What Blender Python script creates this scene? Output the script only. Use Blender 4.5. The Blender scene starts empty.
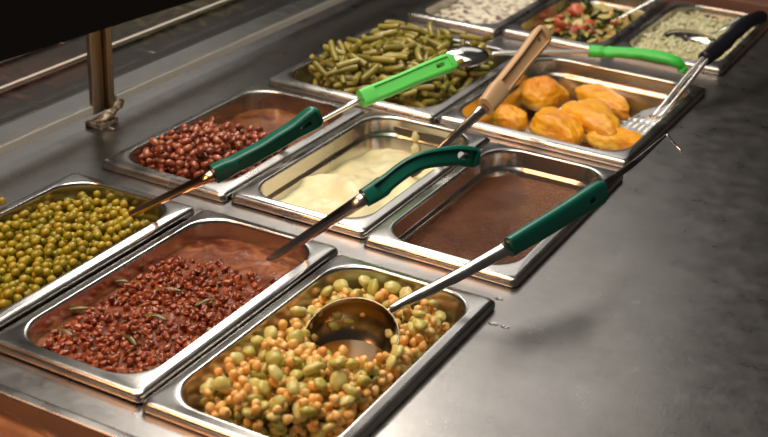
import bpy, bmesh, math, random
from mathutils import Vector, Matrix, Euler, noise
random.seed(7)
SC = bpy.context.scene
COL = SC.collection
# ------------------------------------------------------------------ camera
CAM_P = Vector((0.94201, -0.71515, 0.60686)); CAM_E = Euler((1.12479, -0.04228, 0.50031), 'XYZ'); F_PX = 1304.04
cd = bpy.data.cameras.new('camera'); cam = bpy.data.objects.new('camera', cd); COL.objects.link(cam)
cam.location = CAM_P; cam.rotation_euler = CAM_E
cd.sensor_width = 36; cd.lens = F_PX/768*36; cd.clip_start = 0.02
cd.dof.use_dof = True; cd.dof.focus_distance = 1.36; cd.dof.aperture_fstop = 7.5
SC.camera = cam
# ------------------------------------------------------------------ world, lights, exposure
w = bpy.data.worlds.new('world'); SC.world = w; w.use_nodes = True
w.node_tree.nodes['Background'].inputs[0].default_value = (0.9, 0.80, 0.72, 1)
w.node_tree.nodes['Background'].inputs[1].default_value = 0.046
def area(name, loc, target, size, power, col, sy=None, spread=None):
    d = bpy.data.lights.new(name, 'AREA'); d.energy = power; d.color = col
    d.shape = 'RECTANGLE'; d.size = size; d.size_y = sy or size
    if spread: d.spread = math.radians(spread)
    o = bpy.data.objects.new(name, d); COL.objects.link(o); o.location = loc
    o.rotation_euler = (Vector(target)-Vector(loc)).to_track_quat('-Z', 'Y').to_euler()
    return o
area('key_ceiling_light', (-0.45, 1.50, 1.30), (0.3, 0.4, 0), 0.40, 8.5, (1.0, 0.93, 0.84))
area('far_ceiling_light', (-0.25, 2.45, 1.45), (0.4, 0.3, 0), 0.8, 2.4, (1.0, 0.95, 0.90))
area('side_fill_light', (-2.0, 2.5, 1.40), (0.0, 0.4, 0), 1.3, 2.6, (1.0, 0.95, 0.90))  # unseen soft light added to brighten the left counter and behind the glass
area('heat_lamp_light', (-0.25, -0.70, 1.15), (0.25, 0.2, 0), 0.40, 10, (1.0, 0.42, 0.16))
area('overhead_light', (0.10, 0.30, 1.55), (0.2, 0.5, 0), 1.2, 25, (1.0, 0.92, 0.80))
SC.view_settings.view_transform = 'Standard'; SC.view_settings.look = 'None'
SC.view_settings.exposure = 0.0; SC.view_settings.gamma = 1; SC.view_settings.use_curve_mapping = False

ROT = CAM_E.to_matrix()
def at(px, py, z=0.0):
    """point on the level plane z seen at a photo pixel"""
    d = ROT @ Vector(((px-384)/F_PX, -(py-218.5)/F_PX, -1)); return CAM_P + d*((z-CAM_P.z)/d.z)
def proj(v):
    q = ROT.transposed() @ (v-CAM_P); return 384+F_PX*q.x/-q.z, 218.5-F_PX*q.y/-q.z, -q.z

# ------------------------------------------------------------------ object helpers
def mesh_of(name, bm, m=None, smooth=True):
    me = bpy.data.meshes.new(name); bm.normal_update(); bm.to_mesh(me); bm.free()
    if m: me.materials.append(m)
    if smooth:
        for p in me.polygons: p.use_smooth = True
    return me
def obj(name, bm, m, parent=None, smooth=True, sharp=None):
    if parent: bmesh.ops.translate(bm, vec=-parent.location, verts=bm.verts)
    me = mesh_of(name, bm, m, smooth)
    if sharp: me.set_sharp_from_angle(angle=math.radians(sharp))
    o = bpy.data.objects.new(name, me); COL.objects.link(o)
    if parent: o.parent = parent
    return o
def tag(o, label, cat, group=None, kind=None):
    o['label'] = label; o['category'] = cat
    if group: o['group'] = group
    if kind: o['kind'] = kind
    return o
def thing(name, label, cat, loc, group=None):
    o = bpy.data.objects.new(name, None); COL.objects.link(o); o.location = Vector(loc); o.empty_display_size = .01
    return tag(o, label, cat, group)
def struct(o): o['kind'] = 'structure'; return o

# ------------------------------------------------------------------ materials
def mat(name, base=(.5,.5,.5), rough=.5, metal=0.0, coat=0.0, sss=0.0, spec=.5, trans=0.0, ior=1.45):
    m = bpy.data.materials.new(name); m.use_nodes = True; b = m.node_tree.nodes['Principled BSDF']
    b.inputs['Base Color'].default_value = (*base, 1); b.inputs['Roughness'].default_value = rough
    b.inputs['Metallic'].default_value = metal; b.inputs['Coat Weight'].default_value = coat
    b.inputs['Coat Roughness'].default_value = .12
    b.inputs['Subsurface Weight'].default_value = sss; b.inputs['Subsurface Scale'].default_value = .004
    b.inputs['Subsurface Radius'].default_value = (1, .6, .3)
    b.inputs['Specular IOR Level'].default_value = spec
    b.inputs['Transmission Weight'].default_value = trans; b.inputs['IOR'].default_value = ior
    return m
def nd(m, t, **kw):
    n = m.node_tree.nodes.new(t)
    for k, v in kw.items():
        if k in n.inputs: n.inputs[k].default_value = v
        else: setattr(n, k, v)
    return n
def ln(m, a, b): m.node_tree.links.new(a, b)
def bsdf(m): return m.node_tree.nodes['Principled BSDF']
def ramp(m, fac, stops):
    r = nd(m, 'ShaderNodeValToRGB'); ln(m, fac, r.inputs[0]); e = r.color_ramp.elements
    while len(e) < len(stops): e.new(.5)
    for i, (p, c) in enumerate(stops): e[i].position = p; e[i].color = (*c, 1) if len(c) == 3 else c
    return r.outputs[0]
def noise_tex(m, scale, detail=3, rough=.5, stretch=None, dist=0, vec=None):
    n = nd(m, 'ShaderNodeTexNoise'); n.inputs['Scale'].default_value = scale; n.inputs['Detail'].default_value = detail
    n.inputs['Roughness'].default_value = rough; n.inputs['Distortion'].default_value = dist
    tc = nd(m, 'ShaderNodeTexCoord')
    mp = nd(m, 'ShaderNodeMapping'); ln(m, tc.outputs['Object'], mp.inputs[0])
    if stretch: mp.inputs['Scale'].default_value = stretch
    ln(m, mp.outputs[0], n.inputs['Vector']); return n.outputs['Fac']
def bump(m, h, strength=.3, dist=.001, prev=None):
    b = nd(m, 'ShaderNodeBump'); b.inputs['Strength'].default_value = strength; b.inputs['Distance'].default_value = dist
    ln(m, h, b.inputs['Height'])
    if prev: ln(m, prev, b.inputs['Normal'])
    ln(m, b.outputs[0], bsdf(m).inputs['Normal']); return b.outputs[0]
def col_by_noise(m, scale, stops, **kw):
    ln(m, ramp(m, noise_tex(m, scale, **kw), stops), bsdf(m).inputs['Base Color'])
def rough_by_noise(m, scale, lo, hi, **kw):
    r = ramp(m, noise_tex(m, scale, **kw), [(.3, (lo,)*3), (.7, (hi,)*3)]); ln(m, r, bsdf(m).inputs['Roughness'])
def item_random(m):
    """a 0..1 number that differs from item to item"""
    o = nd(m, 'ShaderNodeObjectInfo'); g = nd(m, 'ShaderNodeNewGeometry')
    a = nd(m, 'ShaderNodeMath', operation='ADD'); ln(m, o.outputs['Random'], a.inputs[0]); ln(m, g.outputs['Random Per Island'], a.inputs[1])
    f = nd(m, 'ShaderNodeMath', operation='FRACT'); ln(m, a.outputs[0], f.inputs[0]); return f.outputs[0]
def food(name, stops, rough=.3, coat=.3, sss=.15, bscale=None, bstr=.3, mott=None):
    m = mat(name, rough=rough, coat=coat, sss=sss)
    c = ramp(m, item_random(m), stops)
    if mott:
        mx = nd(m, 'ShaderNodeMix', data_type='RGBA', blend_type='MIX')
        f = ramp(m, noise_tex(m, mott[0], 4), [(.45, (0,)*3), (.7, (mott[2],)*3)])
        ln(m, f, mx.inputs[0]); ln(m, c, mx.inputs[6]); mx.inputs[7].default_value = (*mott[1], 1); c = mx.outputs[2]
    ln(m, c, bsdf(m).inputs['Base Color'])
    if bscale: bump(m, noise_tex(m, bscale, 3), bstr, .0006)
    return m

steel_top = mat('brushed_counter_steel', (.42, .40, .385), .34, 1)
rough_by_noise(steel_top, 30, .25, .38, detail=8, rough=.75)
n1 = bump(steel_top, noise_tex(steel_top, 60, 6, .75, (1, 1, 1), .8), .14, .0006)
bump(steel_top, noise_tex(steel_top, 260, 4, .7, (1, .3, 1), 1.0), .25, .0004, n1)
col_by_noise(steel_top, 14, [(.3, (.33, .315, .30)), (.7, (.42, .40, .385))], detail=8, rough=.7)
pan_steel = mat('pan_steel', (.60, .58, .55), .22, 1)
rough_by_noise(pan_steel, 14, .18, .30, detail=5)
bump(pan_steel, noise_tex(pan_steel, 22, 2), .06, .001)
pan_steel_worn = mat('worn_pan_steel', (.5, .485, .46), .27, 1)
rough_by_noise(pan_steel_worn, 20, .2, .36, detail=5)
well_steel = mat('well_steel', (.12, .11, .10), .5, .8)
tool_steel = mat('utensil_steel', (.62, .60, .58), .16, 1)
rough_by_noise(tool_steel, 40, .11, .24, detail=3)
post_metal = mat('tarnished_post_metal', (.3, .24, .17), .38, 1)
col_by_noise(post_metal, 35, [(.35, (.22, .11, .05)), (.5, (.50, .38, .24)), (.7, (.66, .60, .48))], detail=6, stretch=(1, 1, .06))
rust = mat('rusty_bracket_metal', (.3, .2, .1), .5, .7)
col_by_noise(rust, 130, [(.38, (.16, .06, .02)), (.5, (.32, .24, .15)), (.62, (.62, .56, .46))], detail=6)
black_hood = mat('black_painted_metal', (.006, .005, .005), .7, 0, spec=.15)
rail_alu = mat('aluminium_rail', (.85, .81, .73), .45, .1)
dark_steel = mat('dark_rear_steel', (.05, .042, .038), .4, .7)
glass = mat('guard_glass', (.93, .95, .93), .02, 0, trans=1, ior=1.5)
glass_edge = mat('glass_edge', (.75, .80, .76), .25, 0)
wire_steel = mat('highlight_pale_wire_steel', (.86, .84, .80), .30, 1)  # steel colour raised to stand in for highlights on the wire rods
lamp_tinted = mat('lamp_tinted_utensil_steel', (.86, .50, .30), .17, 1)  # plain steel; the orange heat-lamp reflection is put into its base colour
green_dk = mat('dark_green_plastic', (.004, .125, .088), .33, 0, coat=.1)
bump(green_dk, noise_tex(green_dk, 500, 2), .15, .0003)
green_lt = mat('bright_green_plastic', (.16, .80, .17), .36, 0, sss=.1)
green_mid = mat('vivid_green_plastic', (.06, .62, .08), .36, 0, sss=.1)
beige = mat('beige_plastic', (.60, .40, .22), .42, 0, sss=.1)
beige_in = mat('beige_plastic_recess', (.50, .31, .17), .5)
black_pl = mat('black_plastic', (.008, .008, .012), .38)
brown_wall = mat('brown_painted_metal', (.16, .075, .05), .5)
floor_m = mat('quarry_tile', (.05, .035, .03), .6)
wall_m = mat('kitchen_wall_paint', (.10, .085, .07), .8)
col_by_noise(wall_m, 2, [(.3, (.08, .07, .06)), (.7, (.13, .11, .09))])

# ------------------------------------------------------------------ geometry helpers
def box(bm, x0, x1, y0, y1, z0, z1, bev=0):
    r = bmesh.ops.create_cube(bm, size=1, matrix=Matrix.Translation(((x0+x1)/2, (y0+y1)/2, (z0+z1)/2)) @ Matrix.Diagonal((x1-x0, y1-y0, z1-z0, 1)))
    if bev:
        es = list({e for v in r['verts'] for e in v.link_edges})
        bmesh.ops.bevel(bm, geom=es, offset=bev, segments=2, affect='EDGES', profile=.5)
def rrect(cx, cy, hw, hl, r, n=8):
    r = max(min(r, hw-.0005, hl-.0005), .0003); pts = []
    for k, (sx, sy) in enumerate(((1, 1), (-1, 1), (-1, -1), (1, -1))):
        for i in range(n+1):
            a = math.radians(90*k + 90*i/n)
            pts.append((cx+sx*(hw-r)+r*math.cos(a), cy+sy*(hl-r)+r*math.sin(a)))
    return pts
def loft_loops(bm, loops, close_end=True, close_start=False):
    prev = None; first = None
    for lp in loops:
        vs = [bm.verts.new(p) for p in lp]
        if prev:
            for i in range(len(vs)):
                j = (i+1) % len(vs); bm.faces.new((prev[i], prev[j], vs[j], vs[i]))
        else: first = vs
        prev = vs
    if close_end: bm.faces.new(prev)
    if close_start: bm.faces.new(first[::-1])
def crom(pts, n=8):
    P = [Vector(p) for p in pts]
    if len(P) == 2: return [P[0].lerp(P[1], i/n) for i in range(n+1)]
    P = [P[0]*2-P[1]] + P + [P[-1]*2-P[-2]]; out = []
    for i in range(1, len(P)-2):
        for k in range(n):
            t = k/n; a, b, c, d = P[i-1:i+3]
            out.append(.5*((2*b)+(c-a)*t+(2*a-5*b+4*c-d)*t*t+(3*b-a-3*c+d)*t**3))
    out.append(P[-2]); return out
def interp(vals, t):
    """vals: list of (t, v)"""
    for (t0, v0), (t1, v1) in zip(vals, vals[1:]):
        if t <= t1: 
            k = (t-t0)/(t1-t0) if t1 > t0 else 0; return v0+(v1-v0)*k
    return vals[-1][1]
def frames(path, nrm):
    out = []
    for i, p in enumerate(path):
        T = (path[min(i+1, len(path)-1)]-path[max(i-1, 0)]).normalized()
        S = T.cross(Vector(nrm)).normalized(); N = S.cross(T).normalized(); out.append((p, T, S, N))
    return out
def bar(bm, path, nrm, W, T, n=2.6, seg=20, off=(0, 0)):
    """closed bar swept along path; W, T = lists of (t, full width/thickness); n = squareness"""
    L = [0]
    for a, b in zip(path, path[1:]): L.append(L[-1]+(b-a).length)
    loops = []
    for i, (p, _, S, N) in enumerate(frames(path, nrm)):
        t = L[i]/L[-1]; hw = interp(W, t)/2; ht = interp(T, t)/2; lp = []
        for k in range(seg):
            a = 2*math.pi*(k+.5)/seg; c, s = math.cos(a), math.sin(a)
            lp.append(p + S*(off[0]+hw*math.copysign(abs(c)**(2/n), c)) + N*(off[1]+ht*math.copysign(abs(s)**(2/n), s)))
        loops.append(lp)
    loft_loops(bm, loops, True, True)
def boolean_cut(o, cutters):
    for cb in cutters:
        me = bpy.data.meshes.new('cut'); bmesh.ops.recalc_face_normals(cb, faces=cb.faces); cb.to_mesh(me); cb.free()
        c = bpy.data.objects.new('cut', me); COL.objects.link(c)
        c.location = o.parent.location*0 if o.parent else (0, 0, 0)
        if o.parent:
            for v in me.vertices: v.co -= o.parent.location
            c.parent = o.parent
        md = o.modifiers.new('b', 'BOOLEAN'); md.operation = 'DIFFERENCE'; md.object = c; md.solver = 'EXACT'
        dg = bpy.context.evaluated_depsgraph_get(); dg.update()
        new = bpy.data.meshes.new_from_object(o.evaluated_get(dg)); o.modifiers.clear()
        o.data = new; bpy.data.objects.remove(c)
    for p in o.data.polygons: p.use_smooth = True
    o.data.set_sharp_from_angle(angle=math.radians(38))
    return o

# ------------------------------------------------------------------ the setting
CZ = -0.011                                     # counter top level (pan rims lie at 0)
bm = bmesh.new(); box(bm, -2.2, 3.2, -2.6, 4.4, -.95, -.9); f = struct(obj('floor', bm, floor_m, smooth=False))
bm = bmesh.new(); box(bm, -2.2, 3.2, 4.4, 4.5, -.9, 2.6); struct(obj('wall_back', bm, wall_m, smooth=False))

wells = [(.010, .522, -.362, -.052), (.010, .522, .010, .314), (.010, .522, .378, .682), (.012, .520, .730, 1.036), (.022, .516, 1.145, 1.438)]
xs = sorted({-.185, .95, *[v for a in wells for v in a[:2]]}); ys = sorted({-.55, 1.475, *[v for a in wells for v in a[2:]]})
bm = bmesh.new(); V = {}
def gv(x, y, z):
    k = (round(x, 5), round(y, 5), round(z, 5))
    if k not in V: V[k] = bm.verts.new((x, y, z))
    return V[k]
def inwell(x, y): return any(a < x < b and c < y < d for a, b, c, d in wells)
for i in range(len(xs)-1):
    for j in range(len(ys)-1):
        if inwell((xs[i]+xs[i+1])/2, (ys[j]+ys[j+1])/2): continue
        bm.faces.new((gv(xs[i], ys[j], CZ), gv(xs[i+1], ys[j], CZ), gv(xs[i+1], ys[j+1], CZ), gv(xs[i], ys[j+1], CZ)))
# skirt around the outer edge
for a, b in (((-.185, -.55), (.95, -.55)), ((.95, -.55), (.95, 1.475)), ((.95, 1.475), (-.185, 1.475)), ((-.185, 1.475), (-.185, -.55))):
    bm.faces.new([bm.verts.new(p) for p in ((*a, CZ), (*a, -.85), (*b, -.85), (*b, CZ))])
counter = thing('serving_counter', 'long brushed stainless steel serving counter holding the sunken food pans', 'counter', (.2, .45, -.85))
obj('counter_top', bm, steel_top, counter, smooth=False)
for a, b, c, d in wells:
    bm = bmesh.new()
    lo = [[(a, c, z), (b, c, z), (b, d, z), (a, d, z)] for z in (CZ-.0005, -.15)]
    loft_loops(bm, lo); obj('well', bm, well_steel, counter, smooth=False)
bm = bmesh.new(); box(bm, -.185, 1.1, 1.478, 1.56, -.85, .012, .002)
tag(obj('counter_end_panel', bm, brown_wall, smooth=False), 'reddish brown raised panel at the far end of the steel counter', 'panel')

# glass guard on the left
GX = -.094
bm = bmesh.new(); box(bm, GX-.003, GX+.003, .0, .492, .0135, .13, .0006); box(bm, GX-.003, GX+.003, .497, 1.42, .0135, .13, .0006)
guard = thing('sneeze_guard', 'low clear glass guard with bottom rail along the left of the counter', 'sneeze guard', (GX, .7, CZ))
obj('glass_panel', bm, glass, guard, smooth=False)
bm = bmesh.new(); box(bm, GX-.005, GX+.006, 0, .464, .006, .0165, .0008); box(bm, GX-.005, GX+.006, .510, 1.42, .006, .0165, .0008); obj('bottom_rail', bm, rail_alu, guard, smooth=False)
bm = bmesh.new(); box(bm, GX-.046, GX-.040, 0, 1.42, .0595, .0635, .0008); obj('top_trim', bm, rail_alu, guard, smooth=False)
post = thing('guard_post', 'tarnished metal post clamping the glass guard panels', 'post', (GX+.004, .478, CZ))
bm = bmesh.new(); box(bm, GX-.004, GX+.006, 0.4650, 0.4860, .004, .125, .0008); box(bm, GX-.004, GX+.012, 0.4880, 0.4950, .004, .125, .0008); box(bm, GX-.004, GX+.010, 0.4965, 0.4985, .004, .125, .0004); box(bm, GX-.004, GX+.004, 0.5010, 0.5080, .004, .125, .0006)
obj('upright', bm, post_metal, post, smooth=False)
bm = bmesh.new()
bar(bm, crom([(GX+.010, 0.4640, CZ+.008), (GX+.018, 0.4780, CZ+.014), (GX+.018, 0.4920, CZ+.019), (GX+.016, 0.5090, CZ+.024)]), (1, 0, 1), [(0, .005), (.35, .013), (.6, .009), (.8, .012), (1, .005)], [(0, .004), (1, .003)], 3, 12)
box(bm, GX-.004, GX+.022, 0.4580, 0.4920, CZ, CZ+.007, .001); obj('bracket', bm, rust, post, smooth=False)
bm = bmesh.new(); bmesh.ops.create_uvsphere(bm, u_segments=12, v_segments=8, radius=.0035, matrix=Matrix.Translation((GX+.030, 0.4680, CZ+.0018)) @ Matrix.Diagonal((1.5, 1, .6, 1))); obj('screw', bm, rust, post)
# black hood over the guard: upright panel with a rolled lower lip, a touch off square with the counter
hood = thing('overhead_hood', 'black overhead hood panel above the glass guard', 'hood', (-.09, .6, .2))
bm = bmesh.new()
prof = [(0, .0), (-.002, -.004), (-.007, -.006), (-.012, -.002), (-.052, .004), (-.052, .17), (-.046, .178), (-.006, .178), (0, .172)]
loft_loops(bm, [[(-.074+a, -.25, .149+b) for a, b in prof], [(-.074+a, 1.44, .0797+b) for a, b in prof]], True, True)
bmesh.ops.recalc_face_normals(bm, faces=bm.faces); obj('hood_shell', bm, black_hood, hood, smooth=False)
# customer side tray slide behind the glass
bm = bmesh.new(); box(bm, -.52, -.205, -.3, 1.44, -.085, -.06, .004)
for k in range(3): box(bm, -.46+k*.09, -.445+k*.09, -.3, 1.44, -.061, -.054, .002)
tag(obj('tray_slide', bm, dark_steel, smooth=False), 'dark ribbed tray slide seen behind the glass guard', 'tray rail')

# ------------------------------------------------------------------ pans
def pan(name, x0, x1, y0, y1, depth, label, group, m=None, ledge=True, rot=0, ri=.040, ro=.007, rise=0.0):
    cx, cy, hw, hl = (x0+x1)/2, (y0+y1)/2, (x1-x0)/2, (y1-y0)/2
    prof = [(.0016, -.0108, ro), (.0003, -.0100, ro), (0, -.0085, ro), (.0001, -.0050, ro), (.0010, -.0028, ro), (.0028, -.0013, ro), (.006, -.0006, ro*1.4), (.0105, 0, ri*.78), (.0122, .0004, ri*.93), (.0134, .0001, ri*.96), (.0143, -.0012, ri), (.0147, -.004, ri)]
    prof += [(.0152, -.019, ri), (.0162, -.0215, ri), (.0186, -.0235, ri*.97), (.0194, -.026, ri*.97)] if ledge else [(.0165, -.024, ri)]
    prof += [(.026, -(depth-.014), ri*.9), (.028, -(depth-.006), ri*.85), (.033, -(depth-.0015), ri*.7), (.041, -depth, ri*.5)]
    bm = bmesh.new()
    loft_loops(bm, [[(x-cx, y-cy, z) for x, y in rrect(cx, cy, hw-i, hl-i, r, 10)] for i, z, r in prof])
    bmesh.ops.recalc_face_normals(bm, faces=bm.faces)
    me = mesh_of(name, bm, m or pan_steel)
    o = bpy.data.objects.new(name, me); COL.objects.link(o); o.location = (cx, cy, rise); o.rotation_euler.z = rot
    # recalc on an open shell may point either way: make the floor face up
    if me.polygons[-1].normal.z < 0: me.flip_normals()
    s = o.modifiers.new('sheet', 'SOLIDIFY'); s.thickness = .0008; s.offset = -1
    tag(o, label, 'food pan', group); o['_g'] = 0; del o['_g']
    return dict(cx=cx, cy=cy, hw=hw, hl=hl, ri=ri, o=o, rise=rise, depth=depth)
def inset_at(p, z):
    z = -(z-p['rise'])
    return interp([(0, .0143), (.019, .0155), (.026, .0194), (p['depth']-.012, .027), (p['depth'], .036)], z)
def in_pan(p, x, y, z, marg=0.0):
    i = inset_at(p, z)+marg; hw, hl, r = p['hw']-i, p['hl']-i, max(p['ri']-marg, .004)
    dx, dy = abs(x-p['cx'])-(hw-r), abs(y-p['cy'])-(hl-r)
    return (math.hypot(max(dx, 0), max(dy, 0))+min(max(dx, dy), 0)) <= r
G1, G2 = 'narrow steel pans', 'wide steel pans'
P_peas = pan('food_pan', -.001, .1705, .002, .326, .100, 'narrow steel pan holding the green peas', G1, ledge=False, rise=.001)
P_bbq = pan('food_pan', .1785, .3495, .000, .329, .100, 'narrow steel pan holding dark red baked beans, between peas and corn', G1, ledge=False, rise=.001)
P_corn = pan('food_pan', .353, .532, -.006, .318, .100, 'narrow steel pan holding corn and lima beans, nearest the camera', G1, pan_steel, ledge=False)
P_pinto = pan('food_pan', .001, .177, .366, .692, .100, 'narrow steel pan holding brown pinto beans in broth', G1, pan_steel_worn, ledge=False)
P_mash = pan('food_pan', .180, .3535, .372, .699, .100, 'narrow steel pan holding mashed potato', G1, rise=.0006)
P_gravy = pan('food_pan', .356, .533, .361, .688, .100, 'narrow steel pan holding smooth brown gravy', G1)
P_gb = pan('food_pan', .004, .262, .716, 1.040, .065, 'wide steel pan holding cut green beans', G2, pan_steel_worn, ledge=False, ri=.042)
P_chk = pan('food_pan', .265, .528, .720, 1.050, .065, 'wide steel pan holding the orange cheese-topped chicken pieces', G2, ri=.042, rot=-.012)
P_slaw = pan('food_pan', .013, .174, 1.108, 1.435, .065, 'far steel pan holding creamy white salad', G1, pan_steel_worn)
P_zuc = pan('food_pan', .177, .350, 1.120, 1.447, .065, 'far steel pan holding zucchini and tomato', G1, pan_steel_worn)
P_rice = pan('food_pan', .353, .527, 1.137, 1.462, .065, 'far steel pan holding pale rice, rightmost of the far row', G1, pan_steel_worn)
P_front = pan('food_pan', .002, .530, -.372, -.043, .065, 'wide pan with coppery glow cut off at the lower left corner', G2, pan_steel_worn, ri=.045)

# ------------------------------------------------------------------ liquids and beds
def surface(name, p, zf, m, label, cat, n=1, step=.004, marg=-.0012, kind=None, skirt=.012):
    """a food surface filling pan p, height zf(x, y), closed below so it has body"""
    bm = bmesh.new(); zc = zf(p['cx'], p['cy']); i = inset_at(p, zc)+marg
    hw, hl, r = p['hw']-i, p['hl']-i, p['ri']
    N = 14; outer = rrect(p['cx'], p['cy'], hw, hl, r, 10)
    # densify the straight sides
    ring = []
    for a, b in zip(outer, outer[1:]+outer[:1]):
        d = math.hypot(b[0]-a[0], b[1]-a[1]); k = max(1, int(d/.008))
        ring += [(a[0]+(b[0]-a[0])*t/k, a[1]+(b[1]-a[1])*t/k) for t in range(k)]
    M = int(hw/step); prev = None; rings = []
    for s in range(M):
        k = 1-s/M
        rr = []
        for x, y in ring:
            # shrink towards the pan's centre line
            yy = p['cy']+(y-p['cy'])*(1-(1-k)*hw/hl) if True else y
            xx = p['cx']+(x-p['cx'])*k
            rr.append((xx, yy))
        rings.append(rr)
    vs = []
    for rr in [rings[0]]: vs.append([bm.verts.new((x, y, zf(x, y)-skirt)) for x, y in rr])
    for rr in rings: vs.append([bm.verts.new((x, y, zf(x, y))) for x, y in rr])
    for A, B in zip(vs, vs[1:]):
        for q in range(len(A)):
            j = (q+1) % len(A); bm.faces.new((A[q], A[j], B[j], B[q]))
    # close the middle seam: pair opposite points
    C = vs[-1]; bm.faces.new(C); bm.faces.new(vs[0][::-1])
    bmesh.ops.triangulate(bm, faces=[f for f in bm.faces if len(f.verts) > 4])
    bmesh.ops.recalc_face_normals(bm, faces=bm.faces)
    o = obj(name, bm, m); tag(o, label, cat, kind=kind); return o
def nz(x, y, s, seed=0): return noise.noise(Vector((x*s+seed*13.1, y*s-seed*7.7, seed*3.3)))

# ------------------------------------------------------------------ heaps of countable pieces
def heap(p, zf, count, kinds, name, cat, label, group, maxn=300, seed=1, cand=9, region=None, marg=.002, visible_only=True, sink=0.0, stuff_label=None):
    """drops pieces one by one onto the bed zf; kinds = list of dict(mesh list, spheres, tilt, w, scale)"""
    rnd = random.Random(seed); cell = .012; grid = {}; items = []
    def near(x, y, R):
        gx, gy = int(x//cell), int(y//cell); k = int(R//cell)+1
        for a in range(gx-k, gx+k+1):
            for b in range(gy-k, gy+k+1):
                yield from grid.get((a, b), ())
    tot = sum(k['w'] for k in kinds)
    tries = 0
    while len(items) < count and tries < count*4:
        tries += 1
        u = rnd.random()*tot
        for K in kinds:
            u -= K['w']
            if u <= 0: break
        best = None
        for c in range(cand):
            x = p['cx']+rnd.uniform(-1, 1)*p['hw']; y = p['cy']+rnd.uniform(-1, 1)*p['hl']
            z0 = zf(x, y)
            if not in_pan(p, x, y, z0, K['r']*.8+marg): continue
            if region and not region(x, y): continue
            px, py, _ = proj(Vector((x, y, z0)))
            if not (-12 < px < 780 and -12 < py < 449): continue
            sc = rnd.uniform(*K['scale'])
            R = Euler((rnd.gauss(0, K['tilt']), rnd.gauss(0, K['tilt']), rnd.uniform(0, 6.283))).to_matrix()
            sp = [(R @ Vector(o)*sc, r*sc) for o, r in K['sph']]
            if not all(in_pan(p, x+o.x, y+o.y, z0, r*.6) for o, r in sp): continue
            z = -9
            for o, r in sp:
                X, Y = x+o.x, y+o.y; z = max(z, zf(X, Y)+r*(1-sink*2)-o.z)
                for (a, b, cc, rr) in near(X, Y, r+.008):
                    d2 = (a-X)**2+(b-Y)**2; s = (r+rr)*.93
                    if d2 < s*s: z = max(z, cc+math.sqrt(s*s-d2)-o.z)
            sc2 = z-z0
            if best is None or sc2 < best[0]: best = (sc2, x, y, z, R, sc, sp, K)
        if best is None: continue
        _, x, y, z, R, sc, sp, K = best
        for o, r in sp: grid.setdefault((int((x+o.x)//cell), int((y+o.y)//cell)), []).append((x+o.x, y+o.y, z+o.z, r))
        items.append((x, y, z, R, sc, sp, K))
    # which pieces show, and how large
    zb = {}
    for i, (x, y, z, R, sc, sp, K) in enumerate(items):
        for o, r in sp:
            c = Vector((x, y, z))+o
            px, py, d = proj(c); rp = r*F_PX/d
            tcam = (0-c.z)/(CAM_P.z-c.z); top = c.lerp(CAM_P, tcam)
            if not in_pan(p, top.x, top.y, p['rise'], 0): continue
            for ix in range(int(px-rp), int(px+rp)+1):
                for iy in range(int(py-rp), int(py+rp)+1):
                    q = (ix-px)**2+(iy-py)**2
                    if q <= rp*rp and 0 <= ix < 768 and 0 <= iy < 437:
                        dd = d-math.sqrt(rp*rp-q)/rp*r
                        if (ix, iy) not in zb or zb[(ix, iy)][0] > dd: zb[(ix, iy)] = (dd, i)
    vis = {}
    for _, i in zb.values(): vis[i] = vis.get(i, 0)+1
    bykind = {}
    for i in vis: bykind.setdefault(items[i][6]['name'] or name, []).append(i)
    solo = set()
    for k, ids in bykind.items():
        ids.sort(key=lambda i: -vis[i]); solo |= set(ids[:maxn])
    rest = {}
    for i, (x, y, z, R, sc, sp, K) in enumerate(items):
        me = rnd.choice(K['mesh']); nm = K['name']
        if i in solo:
            o = bpy.data.objects.new(nm, me); COL.objects.link(o)
            o.location = (x, y, z); o.rotation_euler = R.to_euler(); o.scale = (sc,)*3
            tag(o, K['label'], K['cat'], K['group'])
        else: rest.setdefault(nm, []).append((me, Matrix.Translation((x, y, z)) @ R.to_4x4() @ Matrix.Scale(sc, 4), K))
    for nm, L in rest.items():
        K = L[0][2]; bm = bmesh.new()
        for me, M, _ in L:
            n0 = len(bm.verts); bm.from_mesh(me); bm.verts.ensure_lookup_table()
            bmesh.ops.transform(bm, matrix=M, verts=bm.verts[n0:])
        o = obj(nm+'_heap', bm, K['mesh'][0].materials[0]); tag(o, K['rest'], K['cat'], kind='stuff')
    print(name, len(items), 'pieces', {k: len(v) for k, v in bykind.items()}, 'visible')

def blob(name, m, sx, sy, sz, seed=0, rough=.06, bend=0, sub=2, taper=0, ns=250):
    bm = bmesh.new(); bmesh.ops.create_icosphere(bm, subdivisions=sub, radius=1)
    for v in bm.verts:
        c = v.co.copy(); k = 1+rough*noise.noise(c*1.7+Vector((seed*5.1, seed, 0)))*2
        t = 1-taper*c.x
        v.co = Vector((c.x*sx*k, c.y*sy*k*t + bend*(c.x*c.x)*sy, c.z*sz*k*t))
    return mesh_of(name, bm, m)

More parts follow.
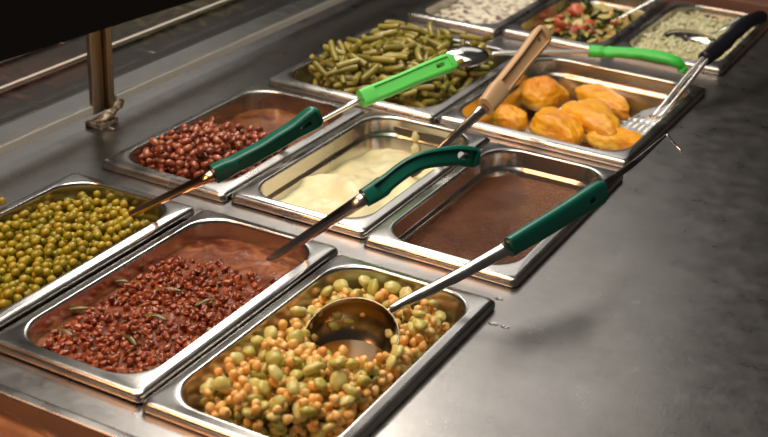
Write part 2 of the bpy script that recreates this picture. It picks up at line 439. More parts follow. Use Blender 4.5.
# ---- peas
pea_m = food('pea_skin', [(0, (.22, .185, .008)), (.35, (.32, .265, .012)), (.7, (.42, .33, .02)), (1, (.36, .24, .012))], .3, .35, .2)
pea_broth = mat('pea_broth', (.12, .10, .015), .15)
zpea = lambda x, y: -.045 + .004*nz(x, y, 22, 1) + .004*math.exp(-((x-.10)**2+(y-.17)**2)/.006) - .003*(y > .25)
surface('pea_broth', P_peas, lambda x, y: zpea(x, y)+.001, pea_broth, 'olive cooking broth between the green peas', 'broth', kind='stuff')
pea_meshes = [blob('pea', pea_m, .0046, .0046*k, .0045, s, .035, sub=3) for s, k in enumerate((1, .96, 1.04))]
heap(P_peas, zpea, 1250, [dict(name='pea', mesh=pea_meshes, sph=[((0, 0, 0), .0046)], r=.0046, tilt=1, w=1, scale=(.9, 1.1),
     label='small round olive green pea in the leftmost front pan', cat='pea', group='peas in the left front pan', rest='more olive green peas in the leftmost front pan')], 'peas', 'pea', '', '', seed=3, cand=22)

# ---- corn and limas
corn_m = food('corn_skin', [(0, (.84, .45, .12)), (.5, (.90, .56, .18)), (1, (.92, .64, .25))], .3, .35, .35)
lima_m = food('lima_skin', [(0, (.46, .44, .09)), (.5, (.60, .57, .16)), (1, (.72, .66, .26))], .32, .3, .25, 500, .15)
corn_broth = mat('corn_broth', (.35, .22, .05), .15)
def zcorn(x, y):
    return -.050 + .004*nz(x, y, 25, 2) + .014*math.exp(-((x-.43)**2/.007+(y-.09)**2/.014)) + .004*math.exp(-((x-.50)**2+(y-.20)**2)/.002)
bowl_c = at(351, 339, -.008)
def zcorn2(x, y):
    d = math.hypot(x-bowl_c.x, y-bowl_c.y); return zcorn(x, y)-.012*math.exp(-(d/.042)**4)
surface('corn_broth', P_corn, zcorn2, corn_broth, 'yellow cooking broth between the corn and lima beans', 'broth', kind='stuff')
ck = [blob('corn_kernel', corn_m, .0045, .0038, .0036, s, .07, taper=.2, sub=3) for s in range(3)]
lk = [blob('lima_bean', lima_m, .0082*k, .0066, .0044, s+9, .09, bend=.15, sub=3) for s, k in enumerate((1, .85, 1.1))]
def not_in_ladle(x, y): return math.hypot(x-bowl_c.x, y-bowl_c.y) > .041
heap(P_corn, zcorn2, 1180, [
    dict(name='corn_kernel', mesh=ck, sph=[((0, 0, 0), .0037)], r=.0037, tilt=1.2, w=.74, scale=(.9, 1.2), label='small plump orange corn kernel mixed with lima beans in the nearest pan', cat='corn kernel', group='corn kernels in the nearest pan', rest='more orange corn kernels mixed with lima beans in the nearest pan'),
    dict(name='lima_bean', mesh=lk, sph=[((-.004, 0, 0), .0042), ((.004, 0, 0), .0042), ((0, 0, 0), .005)], r=.008, tilt=.55, w=.26, scale=(.8, 1.15), label='flat yellow-green lima bean mixed with corn in the nearest pan', cat='lima bean', group='lima beans in the nearest pan', rest='more flat yellow-green lima beans in the nearest pan')],
    'corn', 'corn', '', '', seed=5, region=not_in_ladle)

# ---- dark red baked beans
bbq_m = food('baked_bean_skin', [(0, (.15, .022, .008)), (.5, (.28, .055, .018)), (1, (.42, .11, .04))], .2, .6, .1, 300, .6, mott=(90, (.38, .13, .05), .6))
bbq_sauce = mat('baked_bean_sauce', (.15, .045, .015), .26, coat=.1, spec=.35)
col_by_noise(bbq_sauce, 45, [(.35, (.13, .030, .010)), (.52, (.24, .070, .024)), (.70, (.40, .16, .065))], detail=6, dist=1)
bump(bbq_sauce, noise_tex(bbq_sauce, 170, 6, .7, None, .6), .8, .0025)
def zbbq(x, y):
    m_ = math.exp(-(((x-.255)/.055)**2+((y-.145)/.085)**2)); return -.0195 + .005*m_ + .0022*nz(x, y, 60, 4)+.0012*nz(x, y, 160, 4)
def zbed(x, y): 
    mw = math.exp(-(((x-.25)/.085)**2+((y-.13)/.12)**4)); m_ = math.exp(-(((x-.255)/.055)**2+((y-.145)/.085)**2)); return -.0310 + .0085*mw + .002*nz(x, y, 35, 6)
surface('baked_bean_sauce', P_bbq, zbbq, bbq_sauce, 'glossy reddish brown sauce around the baked beans', 'sauce', kind='stuff')
bk = [blob('baked_bean', bbq_m, .0045*k, .0033, .0028, s+20, .26, bend=.35, sub=3) for s, k in enumerate((1, .8, 1.1, .7))]
heap(P_bbq, zbed, 1000, [dict(name='baked_bean', mesh=bk, sph=[((-.001, 0, 0), .0029), ((.001, 0, 0), .0029)], r=.0035, tilt=.6, w=1, scale=(.75, 1.2),
     label='small dark red baked bean in sauce in the middle front pan', cat='baked bean', group='baked beans in the middle front pan', rest='more dark red baked beans in the middle front pan')], 'bbq', '', '', '', seed=8,
     region=lambda x, y: y < .255+.03*nz(x, y, 20, 3) and not (y > .22 and x > .33))
pep_m = food('pepper_skin', [(0, (.10, .085, .015)), (1, (.22, .18, .04))], .3, .3, .1)
for i, (px, py, a, L) in enumerate([(72, 311, .9, .016), (168, 291, .5, .013), (155, 318, .2, .012), (62, 333, .1, .012), (205, 303, 1.1, .011), (118, 283, .7, .011), (128, 340, -.3, .013)]):
    c = at(px, py, -.0125); d = Vector((math.cos(a), math.sin(a), 0))*L; bm = bmesh.new()
    bar(bm, crom([c-d, c+Vector((0, .002, .002)), c+d]), (0, 0, 1), [(0, .002), (.2, .005), (.8, .005), (1, .002)], [(0, .002), (1, .0025)], 2, 10)
    tag(obj('pepper_strip', bm, pep_m), 'olive green pepper strip lying in the dark red baked beans', 'pepper strip', 'pepper strips in the baked beans')

# ---- pinto beans in broth
pin_m = food('pinto_skin', [(0, (.20, .045, .022)), (.5, (.32, .085, .04)), (1, (.44, .16, .08))], .22, .6, .1, 350, .2)
pin_broth = mat('pinto_broth', (.25, .09, .03), .14, coat=.3)
col_by_noise(pin_broth, 40, [(.38, (.13, .035, .013)), (.55, (.22, .075, .022)), (.75, (.32, .13, .045))], detail=5, dist=.8)
bump(pin_broth, noise_tex(pin_broth, 130, 5, .65, None, .5), .7, .0025)
surface('pinto_broth', P_pinto, lambda x, y: -.0225+.0012*nz(x, y, 40, 9), pin_broth, 'orange-brown broth around the pinto beans', 'broth', kind='stuff')
def zpin(x, y): return -.0435 + .016*math.exp(-(((x-.08)/.07)**2+((y-.43)/.085)**2)) + .003*nz(x, y, 30, 5) - .002
pk = [blob('pinto_bean', pin_m, .0066*k, .0043, .0040, s+40, .06, bend=.3) for s, k in enumerate((1, .9, 1.08))]
heap(P_pinto, zpin, 620, [dict(name='pinto_bean', mesh=pk, sph=[((-.0022, 0, 0), .004), ((.0022, 0, 0), .004)], r=.005, tilt=.4, w=1, scale=(.9, 1.12),
     label='brown pinto bean in the leftmost pan of the second row', cat='pinto bean', group='pinto beans in the second row', rest='more brown pinto beans in the leftmost pan of the second row')], 'pinto', '', '', '', seed=11,
     region=lambda x, y: y < .56+.03*nz(x, y, 25, 2))

# ---- green beans
gb_m = food('green_bean_skin', [(0, (.19, .17, .02)), (.5, (.31, .27, .04)), (1, (.43, .37, .09))], .3, .35, .1, 300, .15, mott=(120, (.40, .34, .12), .35))
gbase = mat('green_bean_bed', (.07, .06, .012), .3)
def zgb(x, y): return -.050 + .012*math.exp(-(((x-.14)/.085)**2+((y-.88)/.11)**2)) + .003*nz(x, y, 25, 7)
surface('green_bean_broth', P_gb, zgb, gbase, 'dark olive broth beneath the cut green beans', 'broth', kind='stuff')
def bean_mesh(L, bend, seed, r=.0043):
    bm = bmesh.new(); n = 7; loops = []
    for i in range(n+1):
        t = i/n*2-1; x = t*L; y = bend*(t*t-.4); k = r*(1+.08*noise.noise(Vector((t*2, seed, 0))))*(.82 if i in (0, n) else 1)
        loops.append([(x, y+k*math.cos(a*math.pi/5), k*math.sin(a*math.pi/5)) for a in range(10)])
    loft_loops(bm, loops, True, True); me = mesh_of('green_bean', bm, gb_m); me.set_sharp_from_angle(angle=math.radians(50)); return me
kk = []; gbb = at(460, 58, .002)
for L, b, s in ((.010, .0006, 1), (.014, .001, 2), (.018, .0025, 3), (.016, -.0012, 4), (.023, .003, 5)):
    n = max(3, int(L/.003)); kk.append(dict(name='green_bean', mesh=[bean_mesh(L, b, s)], sph=[((-L+2*L*i/(n-1), b*((-1+2*i/(n-1))**2-.4), 0), .0041) for i in range(n)], r=.006, tilt=.34, w=(.6, 1, .8, .8, .35)[s-1], scale=(.92, 1.12),
        label='cut piece of olive green bean in the wide pan behind the pinto beans', cat='green bean', group='cut green beans in the wide pan', rest='more cut green beans in the wide pan'))
heap(P_gb, zgb, 470, kk, 'green_beans', '', '', '', seed=13, cand=14, region=lambda x, y: math.hypot(x-gbb.x, y-gbb.y) > .030)

# ---- mashed potato
mash_m = mat('mashed_potato', (.80, .66, .30), .42, coat=.12, sss=.3)
col_by_noise(mash_m, 18, [(.3, (.86, .78, .44)), (.6, (.93, .88, .58)), (.8, (.95, .92, .68))], detail=5)
bump(mash_m, noise_tex(mash_m, 110, 5, .65), .5, .003)
def zmash(x, y):
    u, v = x-.180, y-.372
    z = -.045 + .035*math.exp(-((u-.105)/.088)**2-((v-.10)/.15)**2) + .006*math.exp(-((u-.10)/.02)**2-((v-.115)/.035)**2)
    d = (u-.085)*.8+(v-.10)*.6
    z += .0045*1.4*math.sin(d*95+3*nz(x, y, 14, 2))*math.exp(-((u-.10)/.06)**2-((v-.12)/.10)**2)
    z += .006*nz(x, y, 28, 3)+.0025*nz(x, y, 90, 5)
    q = at(312, 176, -.02); a, b = (x-q.x)*.8+(y-q.y)*.6, (y-q.y)*.8-(x-q.x)*.6
    z += .010*math.exp(-(a/.022)**2)*(math.exp(-(b/.014)**2) if b > 0 else math.exp(-(b/.0045)**2))
    return z
surface('mashed_potato', P_mash, zmash, mash_m, 'pale yellow mashed potato heaped in the steel pan', 'mashed potato', step=.0025)
for px, py, s in ((424, 131, .005), (419, 147, .0055)):
    c = at(px, py, -.018 if py < 140 else -.034)
    o = bpy.data.objects.new('potato_smear', blob('potato_smear', mash_m, s*1.2, s*.9, s*1.5, px, .25)); COL.objects.link(o)
    c.y = P_mash['cy']+P_mash['hl']-(.018 if py < 140 else .022); o.location = (at(px, py, c.z).x, c.y, c.z)
    tag(o, 'small lump of mashed potato stuck %s on the rear wall of its pan' % ('higher' if py < 140 else 'lower'), 'potato lump')

# ---- gravy
grav_m = mat('brown_gravy', (.17, .065, .025), .14, coat=0, spec=.4)
col_by_noise(grav_m, 22, [(.3, (.085, .028, .010)), (.6, (.13, .046, .017)), (.8, (.18, .075, .03))], detail=5, dist=.6)
b1 = bump(grav_m, noise_tex(grav_m, 190, 6, .7, None, .8), .9, .003)
surface('brown_gravy', P_gravy, lambda x, y: -.031+.0008*nz(x, y, 30, 9)+(.0016*nz(x, y, 170, 2)+.0012*nz(x, y, 330, 6))*min(1, max(0, (.56-y+.05*nz(x, y, 20, 3))/.05)), grav_m, 'glossy brown gravy filling the pan right of the mashed potato', 'gravy', step=.002)

# ---- front pan sauce
fr_m = mat('dark_orange_sauce', (.22, .085, .035), .2, coat=.3)
bump(fr_m, noise_tex(fr_m, 50, 4), .3, .003)
surface('orange_sauce', P_front, lambda x, y: -.020+.002*nz(x, y, 30, 9), fr_m, 'dark orange-brown sauce in the pan at the lower left corner', 'sauce', step=.008)

# ---- chicken pieces
chk_m = mat('cheese_topped_chicken', (.75, .35, .03), .32, coat=.25, sss=.15)
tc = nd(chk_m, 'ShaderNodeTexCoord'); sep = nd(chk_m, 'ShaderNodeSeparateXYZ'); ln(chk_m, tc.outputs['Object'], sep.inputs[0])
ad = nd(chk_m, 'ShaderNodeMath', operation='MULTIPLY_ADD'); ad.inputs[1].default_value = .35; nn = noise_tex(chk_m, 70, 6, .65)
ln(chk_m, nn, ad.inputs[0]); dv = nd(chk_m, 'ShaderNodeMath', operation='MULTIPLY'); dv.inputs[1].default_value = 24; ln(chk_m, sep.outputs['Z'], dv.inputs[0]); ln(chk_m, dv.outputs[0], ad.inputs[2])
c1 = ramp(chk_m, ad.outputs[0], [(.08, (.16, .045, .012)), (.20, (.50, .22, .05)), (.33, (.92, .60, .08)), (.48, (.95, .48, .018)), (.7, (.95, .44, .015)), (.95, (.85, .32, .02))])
mx = nd(chk_m, 'ShaderNodeMix', data_type='RGBA', blend_type='MIX'); ln(chk_m, ramp(chk_m, noise_tex(chk_m, 30, 7, .7), [(.50, (0,)*3), (.62, (.7,)*3)]), mx.inputs[0]); ln(chk_m, c1, mx.inputs[6]); mx.inputs[7].default_value = (.72, .20, .015, 1)
ln(chk_m, mx.outputs[2], bsdf(chk_m).inputs['Base Color']); bump(chk_m, nn, .8, .004)
def chicken(px, py, L, W, H, ang, z, label, seed, tiltx=0, tilty=0):
    bm = bmesh.new(); bmesh.ops.create_icosphere(bm, subdivisions=5, radius=1)
    for v in bm.verts:
        c = v.co.copy(); k = 1+.22*noise.noise(c*1.2+Vector((seed*4.3, 0, seed)))+.05*noise.noise(c*4+Vector((seed, 3, 0)))+.03*noise.noise(c*10)
        t = 1-.22*c.x
        zz = max(c.z, -.35)
        e = abs(zz)**.85*math.copysign(1, zz)
        v.co = Vector((c.x*L*k, c.y*W*k*t, (e+.35)*H*k))
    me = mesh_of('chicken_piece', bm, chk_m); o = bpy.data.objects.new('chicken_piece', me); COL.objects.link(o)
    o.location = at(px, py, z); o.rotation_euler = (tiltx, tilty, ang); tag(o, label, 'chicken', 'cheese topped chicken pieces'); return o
chicken(541, 101, .035, .030, .024, .5, -.050, 'rounded cheese-topped chicken piece with pale cut side, furthest back on the left', 1, .15)
chicken(505, 124, .040, .024, .020, -.3, -.054, 'flat orange chicken piece partly behind the beige handled spoon, leftmost', 2)
chicken(558, 134, .050, .028, .020, -.65, -.054, 'yellow cheese-topped chicken piece at the front centre of the heap', 3, .1)
chicken(594, 124, .056, .032, .018, -.70, -.042, 'largest browned chicken piece with bubbled edge in the middle of the heap', 4, .15)
chicken(604, 108, .056, .023, .020, -.6, -.048, 'long yellow chicken piece lying behind the largest browned one', 5)
chicken(618, 146, .040, .024, .018, .2, -.054, 'flat orange chicken piece nearest the slotted turner', 6)

# ---- far row foods
slaw_m = mat('creamy_salad', (.62, .56, .40), .45, sss=.1)
col_by_noise(slaw_m, 90, [(.36, (.08, .02, .035)), (.43, (.50, .40, .32)), (.50, (.80, .75, .58)), (.66, (.88, .84, .66)), (.78, (.70, .55, .20))], detail=5, dist=.4)
bump(slaw_m, noise_tex(slaw_m, 120, 4), .5, .003)
surface('creamy_salad', P_slaw, lambda x, y: -.018+.006*nz(x, y, 30, 4)+.003*nz(x, y, 90, 4), slaw_m, 'creamy white salad with purple flecks in the far left pan', 'salad', step=.003, kind='stuff')
zuc_l = mat('zucchini_broth', (.36, .27, .06), .2)
surface('zucchini_broth', P_zuc, lambda x, y: -.022+.001*nz(x, y, 30, 4), zuc_l, 'yellow broth around the zucchini and tomato', 'broth', kind='stuff')
zf_m = mat('zucchini_flesh', (.62, .52, .20), .35, sss=.1)
zs_m = mat('zucchini_skin', (.025, .045, .012), .3)
tom_m = food('tomato_flesh', [(0, (.55, .09, .05)), (1, (.66, .22, .10))], .25, .4, .1)
oni_m = food('onion_flesh', [(0, (.45, .38, .12)), (1, (.55, .44, .10))], .3, .3, .1)
def slice_mesh(R, t):
    bm = bmesh.new(); n = 16
    loft_loops(bm, [[(r*math.cos(a*2*math.pi/n), r*math.sin(a*2*math.pi/n)*.8, z) for a in range(n)] for r, z in ((R*.94, -t), (R, -t*.8), (R, t*.8), (R*.94, t))], True, True)
    me = mesh_of('zucchini_slice', bm, zf_m); me.materials.append(zs_m)
    for pl in me.polygons:
        if abs(pl.normal.z) < .8: pl.material_index = 1
    me.set_sharp_from_angle(angle=math.radians(40)); return me
zb_ = lambda x, y: -.040+.012*math.exp(-(((x-.265)/.06)**2+((y-1.26)/.10)**2))
heap(P_zuc, zb_, 170, [
    dict(name='zucchini_slice', mesh=[slice_mesh(.012, .003), slice_mesh(.010, .0035)], sph=[((.006, 0, 0), .004), ((-.006, 0, 0), .004), ((0, .004, 0), .004)], r=.010, tilt=.6, w=.5, scale=(.85, 1.15), label='green-edged zucchini slice among tomato in the middle far pan', cat='zucchini slice', group='zucchini slices', rest='more zucchini slices beneath those on top in the middle far pan'),
    dict(name='tomato_chunk', mesh=[blob('tomato_chunk', tom_m, .011, .009, .0038, s, .3) for s in range(3)], sph=[((0, 0, 0), .006)], r=.008, tilt=.5, w=.28, scale=(.8, 1.4), label='soft red tomato chunk among zucchini in the middle far pan', cat='tomato', group='tomato chunks', rest='more red tomato chunks beneath those on top in the middle far pan'),
    dict(name='onion_piece', mesh=[blob('onion_piece', oni_m, .008, .006, .0025, s, .2) for s in range(3)], sph=[((0, 0, 0), .004)], r=.008, tilt=.5, w=.35, scale=(.8, 1.2), label='pale yellow onion piece among zucchini in the middle far pan', cat='onion', group='onion pieces', rest='more pale onion pieces beneath those on top in the middle far pan')],
    'zuc', '', '', '', seed=17, cand=5)
rice_m = food('rice_grain', [(0, (.60, .60, .34)), (.5, (.78, .77, .50)), (1, (.88, .87, .66))], .4, .2, .15)
bowl_r = at(690, 40, -.008)
def zrice(x, y):
    return -.017+.006*nz(x, y, 45, 4)+.002*nz(x, y, 120, 4)+.008*math.exp(-(((x-.41)/.05)**2+((y-1.27)/.08)**2))-.008*math.exp(-((x-bowl_r.x)**2+(y-bowl_r.y)**2)/.0009)
surface('rice_bed', P_rice, zrice, rice_m, 'packed lower part of the pale rice in the far right pan', 'rice', step=.004, kind='stuff')
bm = bmesh.new(); rr = random.Random(4); src = [blob('g', rice_m, .0042, .0018, .0017, s, .1, sub=1) for s in range(3)]
for i in range(2600):
    x = P_rice['cx']+rr.uniform(-1, 1)*P_rice['hw']; y = P_rice['cy']+rr.uniform(-1, 1)*P_rice['hl']
    z = zrice(x, y)+rr.uniform(.0, .004)+.006*max(0, nz(x, y, 110, 8))
    if not in_pan(P_rice, x, y, z, .003): continue
    n0 = len(bm.verts); bm.from_mesh(rr.choice(src)); bm.verts.ensure_lookup_table()
    bmesh.ops.transform(bm, matrix=Matrix.Translation((x, y, z)) @ Euler((rr.gauss(0, .5), rr.gauss(0, .5), rr.uniform(0, 6.28))).to_matrix().to_4x4(), verts=bm.verts[n0:])
tag(obj('rice', bm, rice_m), 'fluffy pale green-white rice in the far right pan', 'rice', kind='stuff')

# ------------------------------------------------------------------ utensils
def grip(root, pts, nrm, W, T, m, name='handle', hole=None, recess=None, n=3.2, seg=24):
    path = crom(pts, 10); bm = bmesh.new(); bar(bm, path, nrm, W, T, n, seg); bmesh.ops.recalc_face_normals(bm, faces=bm.faces)
    o = obj(name, bm, m, root); cuts = []; fr = frames(path, nrm); N = len(fr)-1
    if recess:
        t0, t1, wf, dep, side = recess; cb = bmesh.new(); sub = [fr[i] for i in range(int(t0*N), int(t1*N)+1)]
        loops = []
        for i, (p, T_, S, Nn) in enumerate(sub):
            t = (int(t0*N)+i)/N; hw = interp(W, t)/2*wf; h = interp(T, t)/2
            loops.append([p+S*a*hw+Nn*side*b for a, b in ((-1, h+.01), (1, h+.01), (1, h-dep), (-1, h-dep))])
        loft_loops(cb, loops, True, True); cuts.append(cb)
    if hole:
        t, L, Wd = hole; p, T_, S, Nn = fr[int(t*N)]; cb = bmesh.new(); k = 14
        lp = []
        for s in (-.03, .03):
            q = []
            for a in range(k):
                an = a*2*math.pi/k; cx = math.cos(an); q.append(p+Nn*s+T_*(cx*Wd/2+math.copysign(L/2-Wd/2, cx))+S*math.sin(an)*Wd/2)
            lp.append(q)
        loft_loops(cb, lp, True, True); cuts.append(cb)
    if cuts: boolean_cut(o, cuts)
    return o
def shaft(root, pts, nrm, W, T, name='shaft', m=None, n=2.2, parent=None):
    bm = bmesh.new(); bar(bm, crom(pts, 8), nrm, W, T, n, 14); bmesh.ops.recalc_face_normals(bm, faces=bm.faces); return obj(name, bm, m or tool_steel, root)
def bowl(root, c, ax, up, L, Wd, D, name='bowl', thick=.0012, slots=False):
    """oval spoon bowl: ax = long direction, up = opening direction"""
    ax = Vector(ax).normalized(); up = Vector(up); up = (up-ax*up.dot(ax)).normalized(); sd = up.cross(ax); bm = bmesh.new(); n = 32; rings = []
    def ring(k, d): return [Vector(c)+ax*(L/2*k*math.cos(a*2*math.pi/n))+sd*(Wd/2*k*math.sin(a*2*math.pi/n))-up*d for a in range(n)]
    loops = [ring(math.cos(t), D*math.sin(t)) for t in [i/9*math.pi/2*.97 for i in range(10)]]
    lip = [ring(1.02, -.0006)]
    outer = [ring(math.cos(t)*1.0+thick/(Wd/2), D*math.sin(t)+thick) for t in [i/9*math.pi/2*.97 for i in range(9, -1, -1)]]
    bm2 = bm
    allv = []
    for lp in loops[::-1]+lip+outer[::-1]: allv.append([bm.verts.new(p) for p in lp])
    for A, B in zip(allv, allv[1:]):
        for i in range(n): j = (i+1) % n; bm.faces.new((A[i], A[j], B[j], B[i]))
    bm.faces.new(allv[0][::-1]); bm.faces.new(allv[-1])
    bmesh.ops.recalc_face_normals(bm, faces=bm.faces); return obj(name, bm, tool_steel, root)

# 1 pea spoon: steel shaft with heat-lamp reflection painted in as orange tint, dark green grip on its side
A, B, C = at(117, 221, -.015), at(216, 173, .062), at(319, 114, .110)
r = thing('serving_spoon', 'serving spoon with dark green grip and steel shaft coloured with orange lamp reflection standing in the peas', 'serving spoon', A)
d = (A-B).normalized()
shaft(r, [A+d*.02, A, B-(C-B)*.012], (.4, -.4, .8), [(0, .007), (.3, .009), (1, .0135)], [(0, .004), (1, .008)], m=lamp_tinted)
bowl(r, A+d*.045+Vector((0, 0, -.008)), (d.x, d.y, -.1), (.1, -.1, 1), .075, .05, .014)
grip(r, [B-(C-B)*.02, B+(C-B)*.35-Vector((0, 0, .003)), B+(C-B)*.7-Vector((0, 0, .002)), C], (.74, -.60, -.12), [(0, .021), (.12, .021), (.16, .018), (.3, .019), (.45, .0175), (.6, .019), (.75, .019), (.93, .026), (.99, .024), (1, .018)], [(0, .015), (.95, .017), (1, .013)], green_dk, hole=(.86, .014, .0055), recess=(.2, .97, .72, .0022, 1))
# 2 spoon in the baked beans, grooved dark green grip arching over the mashed potato
A, B, C, D = at(268, 262, -.022), at(366, 197, .072), at(415, 166, .094), at(478, 158, .088)
r = thing('serving_spoon', 'serving spoon with arched dark green grooved grip, tip in the baked beans', 'serving spoon', A)
d = (A-B).normalized()
shaft(r, [A+d*.015, A, B-(C-B)*.012], (.3, -.6, .7), [(0, .008), (.2, .011), (1, .0145)], [(0, .003), (1, .006)])
bowl(r, A+d*.045+Vector((0, 0, -.012)), (d.x, d.y, -.2), (.1, -.1, 1), .08, .05, .015)
grip(r, [B-(C-B)*.03, B+(C-B)*.28, C+Vector((0, 0, .003)), C+(D-C)*.6+Vector((0, 0, .006)), D], (.36, -.85, .38), [(0, .019), (.16, .021), (.19, .0175), (.5, .018), (.85, .022), (.97, .022), (1, .014)], [(0, .013), (.17, .014), (.2, .012), (.9, .013), (1, .008)], green_dk, hole=(.83, .016, .0085), recess=(.2, .97, .62, .0032, 1))
# 3 ladle in the corn
ladle_m = mat('dark_ladle_metal', (.38, .33, .25), .2, 1)  # darker, browner steel than the other utensils
A, B, C = at(388, 314, -.002), at(511, 246, .048), at(604, 190, .072)
r = thing('ladle', 'steel ladle with dark green grip, its round bowl sunk in the corn and limas', 'ladle', A)
shaft(r, [A-Vector((.006, .004, .004)), A+(B-A)*.1+Vector((0, 0, .003)), A+(B-A)*.5, B-(C-B)*.012], (.3, -.6, .7), [(0, .008), (.3, .011), (1, .0145)], [(0, .004), (1, .006)])
bw = bowl(r, bowl_c+Vector((0, 0, .001)), (1, .2, 0), (.22, -.50, 1), .087, .087, .038); bw.data.materials[0] = ladle_m
amb = mat('amber_broth', (.34, .14, .015), .10, coat=0, spec=.25)
bm = bmesh.new(); n = 32; ctr = bowl_c+Vector((.001, -.003, -.0195))
loft_loops(bm, [[ctr+Vector((k*math.cos(a*2*math.pi/n), k*math.sin(a*2*math.pi/n), dz)) for a in range(n)] for k, dz in ((.014, -.012), (.030, -.005), (.0345, 0))], True, True)
bmesh.ops.recalc_face_normals(bm, faces=bm.faces); tag(obj('ladle_broth', bm, amb), 'amber broth pooled inside the round ladle bowl', 'broth')
grip(r, [B-(C-B)*.02, B+(C-B)*.33+Vector((0, 0, -.0005)), B+(C-B)*.66, C], (.74, -.62, .1), [(0, .020), (.14, .021), (.3, .022), (.6, .0225), (.9, .026), (.98, .025), (1, .020)], [(0, .011), (.9, .012), (1, .010)], green_dk, hole=(.86, .0085, .007), n=4)
E0, E1, E2 = at(603, 185, .072), at(664, 137, .072), at(668, 136, .072)
shaft(r, [C-(C-B)*.03, E0, E0+(E1-E0)*.5+Vector((0, 0, -.003)), E1, E2, at(673, 142, .062), at(682, 152, .054)], (.3, -.4, .9), [(0, .009), (.5, .007), (.8, .0035), (1, .002)], [(0, .002), (1, .0018)], name='hanging_hook')
# 4 spoon in the pinto beans, bright green grip
A, B, C = at(232, 168, -.02), at(363, 98, .060), at(454, 61, .084)
r = thing('serving_spoon', 'serving spoon with bright green slotted grip reaching over the green beans', 'serving spoon', A)
d = (A-B).normalized()
for s in (-1, 1):
    o_ = Vector((.0035*s, -.001*s, .002*s)); shaft(r, [A+o_*.3, B-(C-B)*.012+o_], (0, 0, 1), [(0, .0055), (1, .0055)], [(0, .0055), (1, .0055)], m=wire_steel)
bowl(r, A+d*.035+Vector((0, 0, -.008)), (d.x, d.y, -.1), (.1, -.1, 1), .075, .05, .014)
grip(r, [B-(C-B)*.02, B+(C-B)*.33, B+(C-B)*.66+Vector((0, 0, .001)), C+Vector((0, 0, .0005))], (.35, -.72, .5), [(0, .0215), (.1, .022), (.13, .022), (.5, .0215), (.9, .024), (.97, .023), (1, .018)], [(0, .014), (.9, .013), (1, .009)], green_lt, hole=(.86, .014, .0055), recess=(.16, .95, .62, .0022, 1), n=4)
# 5 beige handled spoon in the mashed potato
A, B, C = at(398, 189, -.028), at(487, 105, .064), at(546, 31, .112)
A = at(410, 178, -.02)
r = thing('serving_spoon', 'serving spoon with beige plastic grip standing upright in the mashed potato', 'serving spoon', A)
d = (A-B).normalized()
shaft(r, [A+d*.02, A, B-(C-B)*.012], (.4, -.8, .4), [(0, .008), (1, .0125)], [(0, .003), (1, .006)])
bowl(r, A+d*.05+Vector((0, 0, .004)), d, (.1, -.6, .7), .08, .055, .014)
grip(r, [B-(C-B)*.02, B+(C-B)*.33, B+(C-B)*.66, C], (.62, -.72, .30), [(0, .022), (.2, .026), (.25, .023), (.6, .023), (.9, .028), (.97, .025), (1, .015)], [(0, .016), (.9, .015), (1, .010)], beige, hole=(.87, .007, .006), recess=(.24, .95, .66, .0055, 1), n=3.4)
# 6 spoon over the green beans, wire shaft and vivid green hooked grip
A, B = at(495, 53, .018), at(590, 52, .022)
r = thing('serving_spoon', 'serving spoon with vivid green hooked grip and wire shaft behind the chicken', 'serving spoon', A)
for s in (-1, 1):
    o_ = Vector((.002*s, .004*s, 0)); shaft(r, [A+o_*.3+Vector((-.004, -.004, -.003)), A+(B-A)*.12+o_, B+o_, B+(B-A)*.04+o_], (0, 0, 1), [(0, .0056), (1, .0050)], [(0, .0056), (1, .0050)], m=wire_steel)
ca = (A-B).normalized()
bowl(r, at(462, 59, .016), (ca.x, ca.y, -.10), (.1, .35, -1), .076, .050, .014)
grip(r, [at(589, 51, .022), at(606, 52, .024), at(630, 53, .028), at(655, 56, .030), at(674, 61, .028), at(682, 67, .020), at(681, 73, .012)], (0, -.5, .85), [(0, .019), (.12, .019), (.15, .014), (.18, .022), (.22, .019), (.32, .017), (.42, .019), (.52, .0165), (.62, .019), (.85, .017), (1, .012)], [(0, .014), (.12, .015), (.15, .012), (.8, .013), (1, .010)], green_mid, n=2.3)
# 7 slotted turner in the chicken, black grip
A, B, C = at(661, 112, -.012), at(706, 58, .040), at(760, 19, .062)
r = thing('slotted_turner', 'slotted steel turner with black grip resting in the chicken pan', 'turner', A)
for s in (-1, 1):
    o_ = Vector((.0045*s, .001*s, 0)); shaft(r, [A+o_*.8+Vector((-.008, -.006, -.008)), A+o_, A+(B-A)*.5+o_*1.1, B+o_*.8, B+(C-B)*.06+o_*.6], (0, 0, 1), [(0, .0055), (1, .0058)], [(0, .0055), (1, .0058)], m=wire_steel)
bm = bmesh.new(); p0 = at(667, 106, -.014); p1 = at(633, 134, -.046)
path = [p0.lerp(p1, i/6) for i in range(7)]
bar(bm, path, (-.25, -.22, .9), [(0, .016), (.2, .040), (.35, .060), (1, .068)], [(0, .0016), (1, .0010)], 5, 24); bmesh.ops.recalc_face_normals(bm, faces=bm.faces)
bl = obj('blade', bm, tool_steel, r); cuts = []
fr = frames(path, (-.25, -.22, .9))
for k in range(-2, 3):
    _, T_, S, Nn = fr[4]; pa, pb = p0.lerp(p1, .48)+S*k*.0115, p0.lerp(p1, .86)+S*k*.0115; cb = bmesh.new()
    lp = [[p+S*a+Nn*z for p, a in ((pa, -.0022), (pb, -.0022), (pb, .0022), (pa, .0022))] for z in (-.01, .01)]
    loft_loops(cb, lp, True, True); cuts.append(cb)
boolean_cut(bl, cuts)
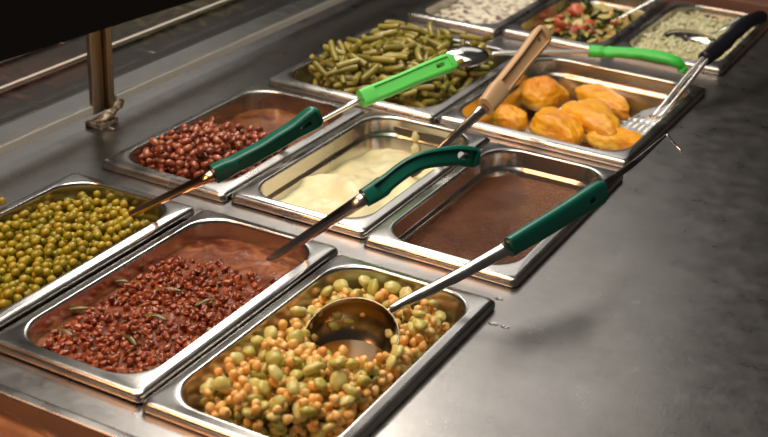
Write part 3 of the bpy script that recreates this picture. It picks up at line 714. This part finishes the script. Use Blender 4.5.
grip(r, [B-(C-B)*.02, B+(C-B)*.3+Vector((0, 0, .003)), B+(C-B)*.65+Vector((0, 0, .010)), C+Vector((0, 0, .003)), C+(C-B)*.06-Vector((0, 0, .008))], (.3, -.75, .5), [(0, .021), (.12, .022), (.16, .025), (.22, .021), (.32, .024), (.42, .020), (.52, .023), (.75, .020), (.95, .019), (1, .012)], [(0, .016), (.9, .016), (1, .009)], black_pl, n=2.6)
# 8 spoon in the zucchini, 9 spoon in the rice
A, B = at(612, 22, -.024), at(668, -8, .03)
r = thing('serving_spoon', 'thin steel spoon shaft leaning out of the zucchini and tomato pan', 'serving spoon', A)
shaft(r, [A-(B-A)*.1, A, B, B+(B-A)*.6], (0, 0, 1), [(0, .004), (.3, .0055), (1, .008)], [(0, .003), (1, .004)])
bowl(r, A-(B-A)*.28, (A-B), (0, 0, 1), .06, .045, .012)
r = thing('serving_spoon', 'steel spoon with dark bowl lying on the pale rice', 'serving spoon', bowl_r)
bowl(r, bowl_r+Vector((0, 0, .000)), (1, .35, -.05), (.2, -.35, 1), .085, .05, .014)
shaft(r, [at(708, 36, -.006), at(722, 29, .010), at(741, 17, .028)], (0, 0, 1), [(0, .010), (1, .008)], [(0, .002), (1, .003)])

# ------------------------------------------------------------------ small things on the counter
o = obj('green_bean_strand', (lambda b: (bar(b, crom([at(463, 34, CZ+.002), at(472, 35, CZ+.0035), at(481, 38, CZ+.002)]), (0, 0, 1), [(0, .001), (.3, .003), (1, .001)], [(0, .001), (.3, .002), (1, .001)], 2, 8), b)[1])(bmesh.new()), oni_m)
tag(o, 'single yellow food strand lying on the steel behind the green bean pan', 'food scrap')
water = mat('water_drop', (.95, .96, .96), .03, trans=1, ior=1.33)
for px, py, s in ((499, 299, .0028), (481, 318, .0022), (493, 324, .0034), (505, 327, .0030), (703, 64, .002)):
    bm = bmesh.new(); c = at(px, py, CZ); bmesh.ops.create_uvsphere(bm, u_segments=14, v_segments=8, radius=1, matrix=Matrix.Translation(c+Vector((0, 0, .0002))) @ Matrix.Diagonal((s*1.4, s, s*.35, 1)))
    tag(obj('water_drop', bm, water), 'clear water drop on the steel counter beside the right side pans', 'water drop', 'water drops on the counter')
pea = bpy.data.objects.new('pea', pea_meshes[0]); COL.objects.link(pea); pea.location = at(2, 201, .005)
tag(pea, 'single olive pea perched on the outer rim of the pea pan', 'pea')
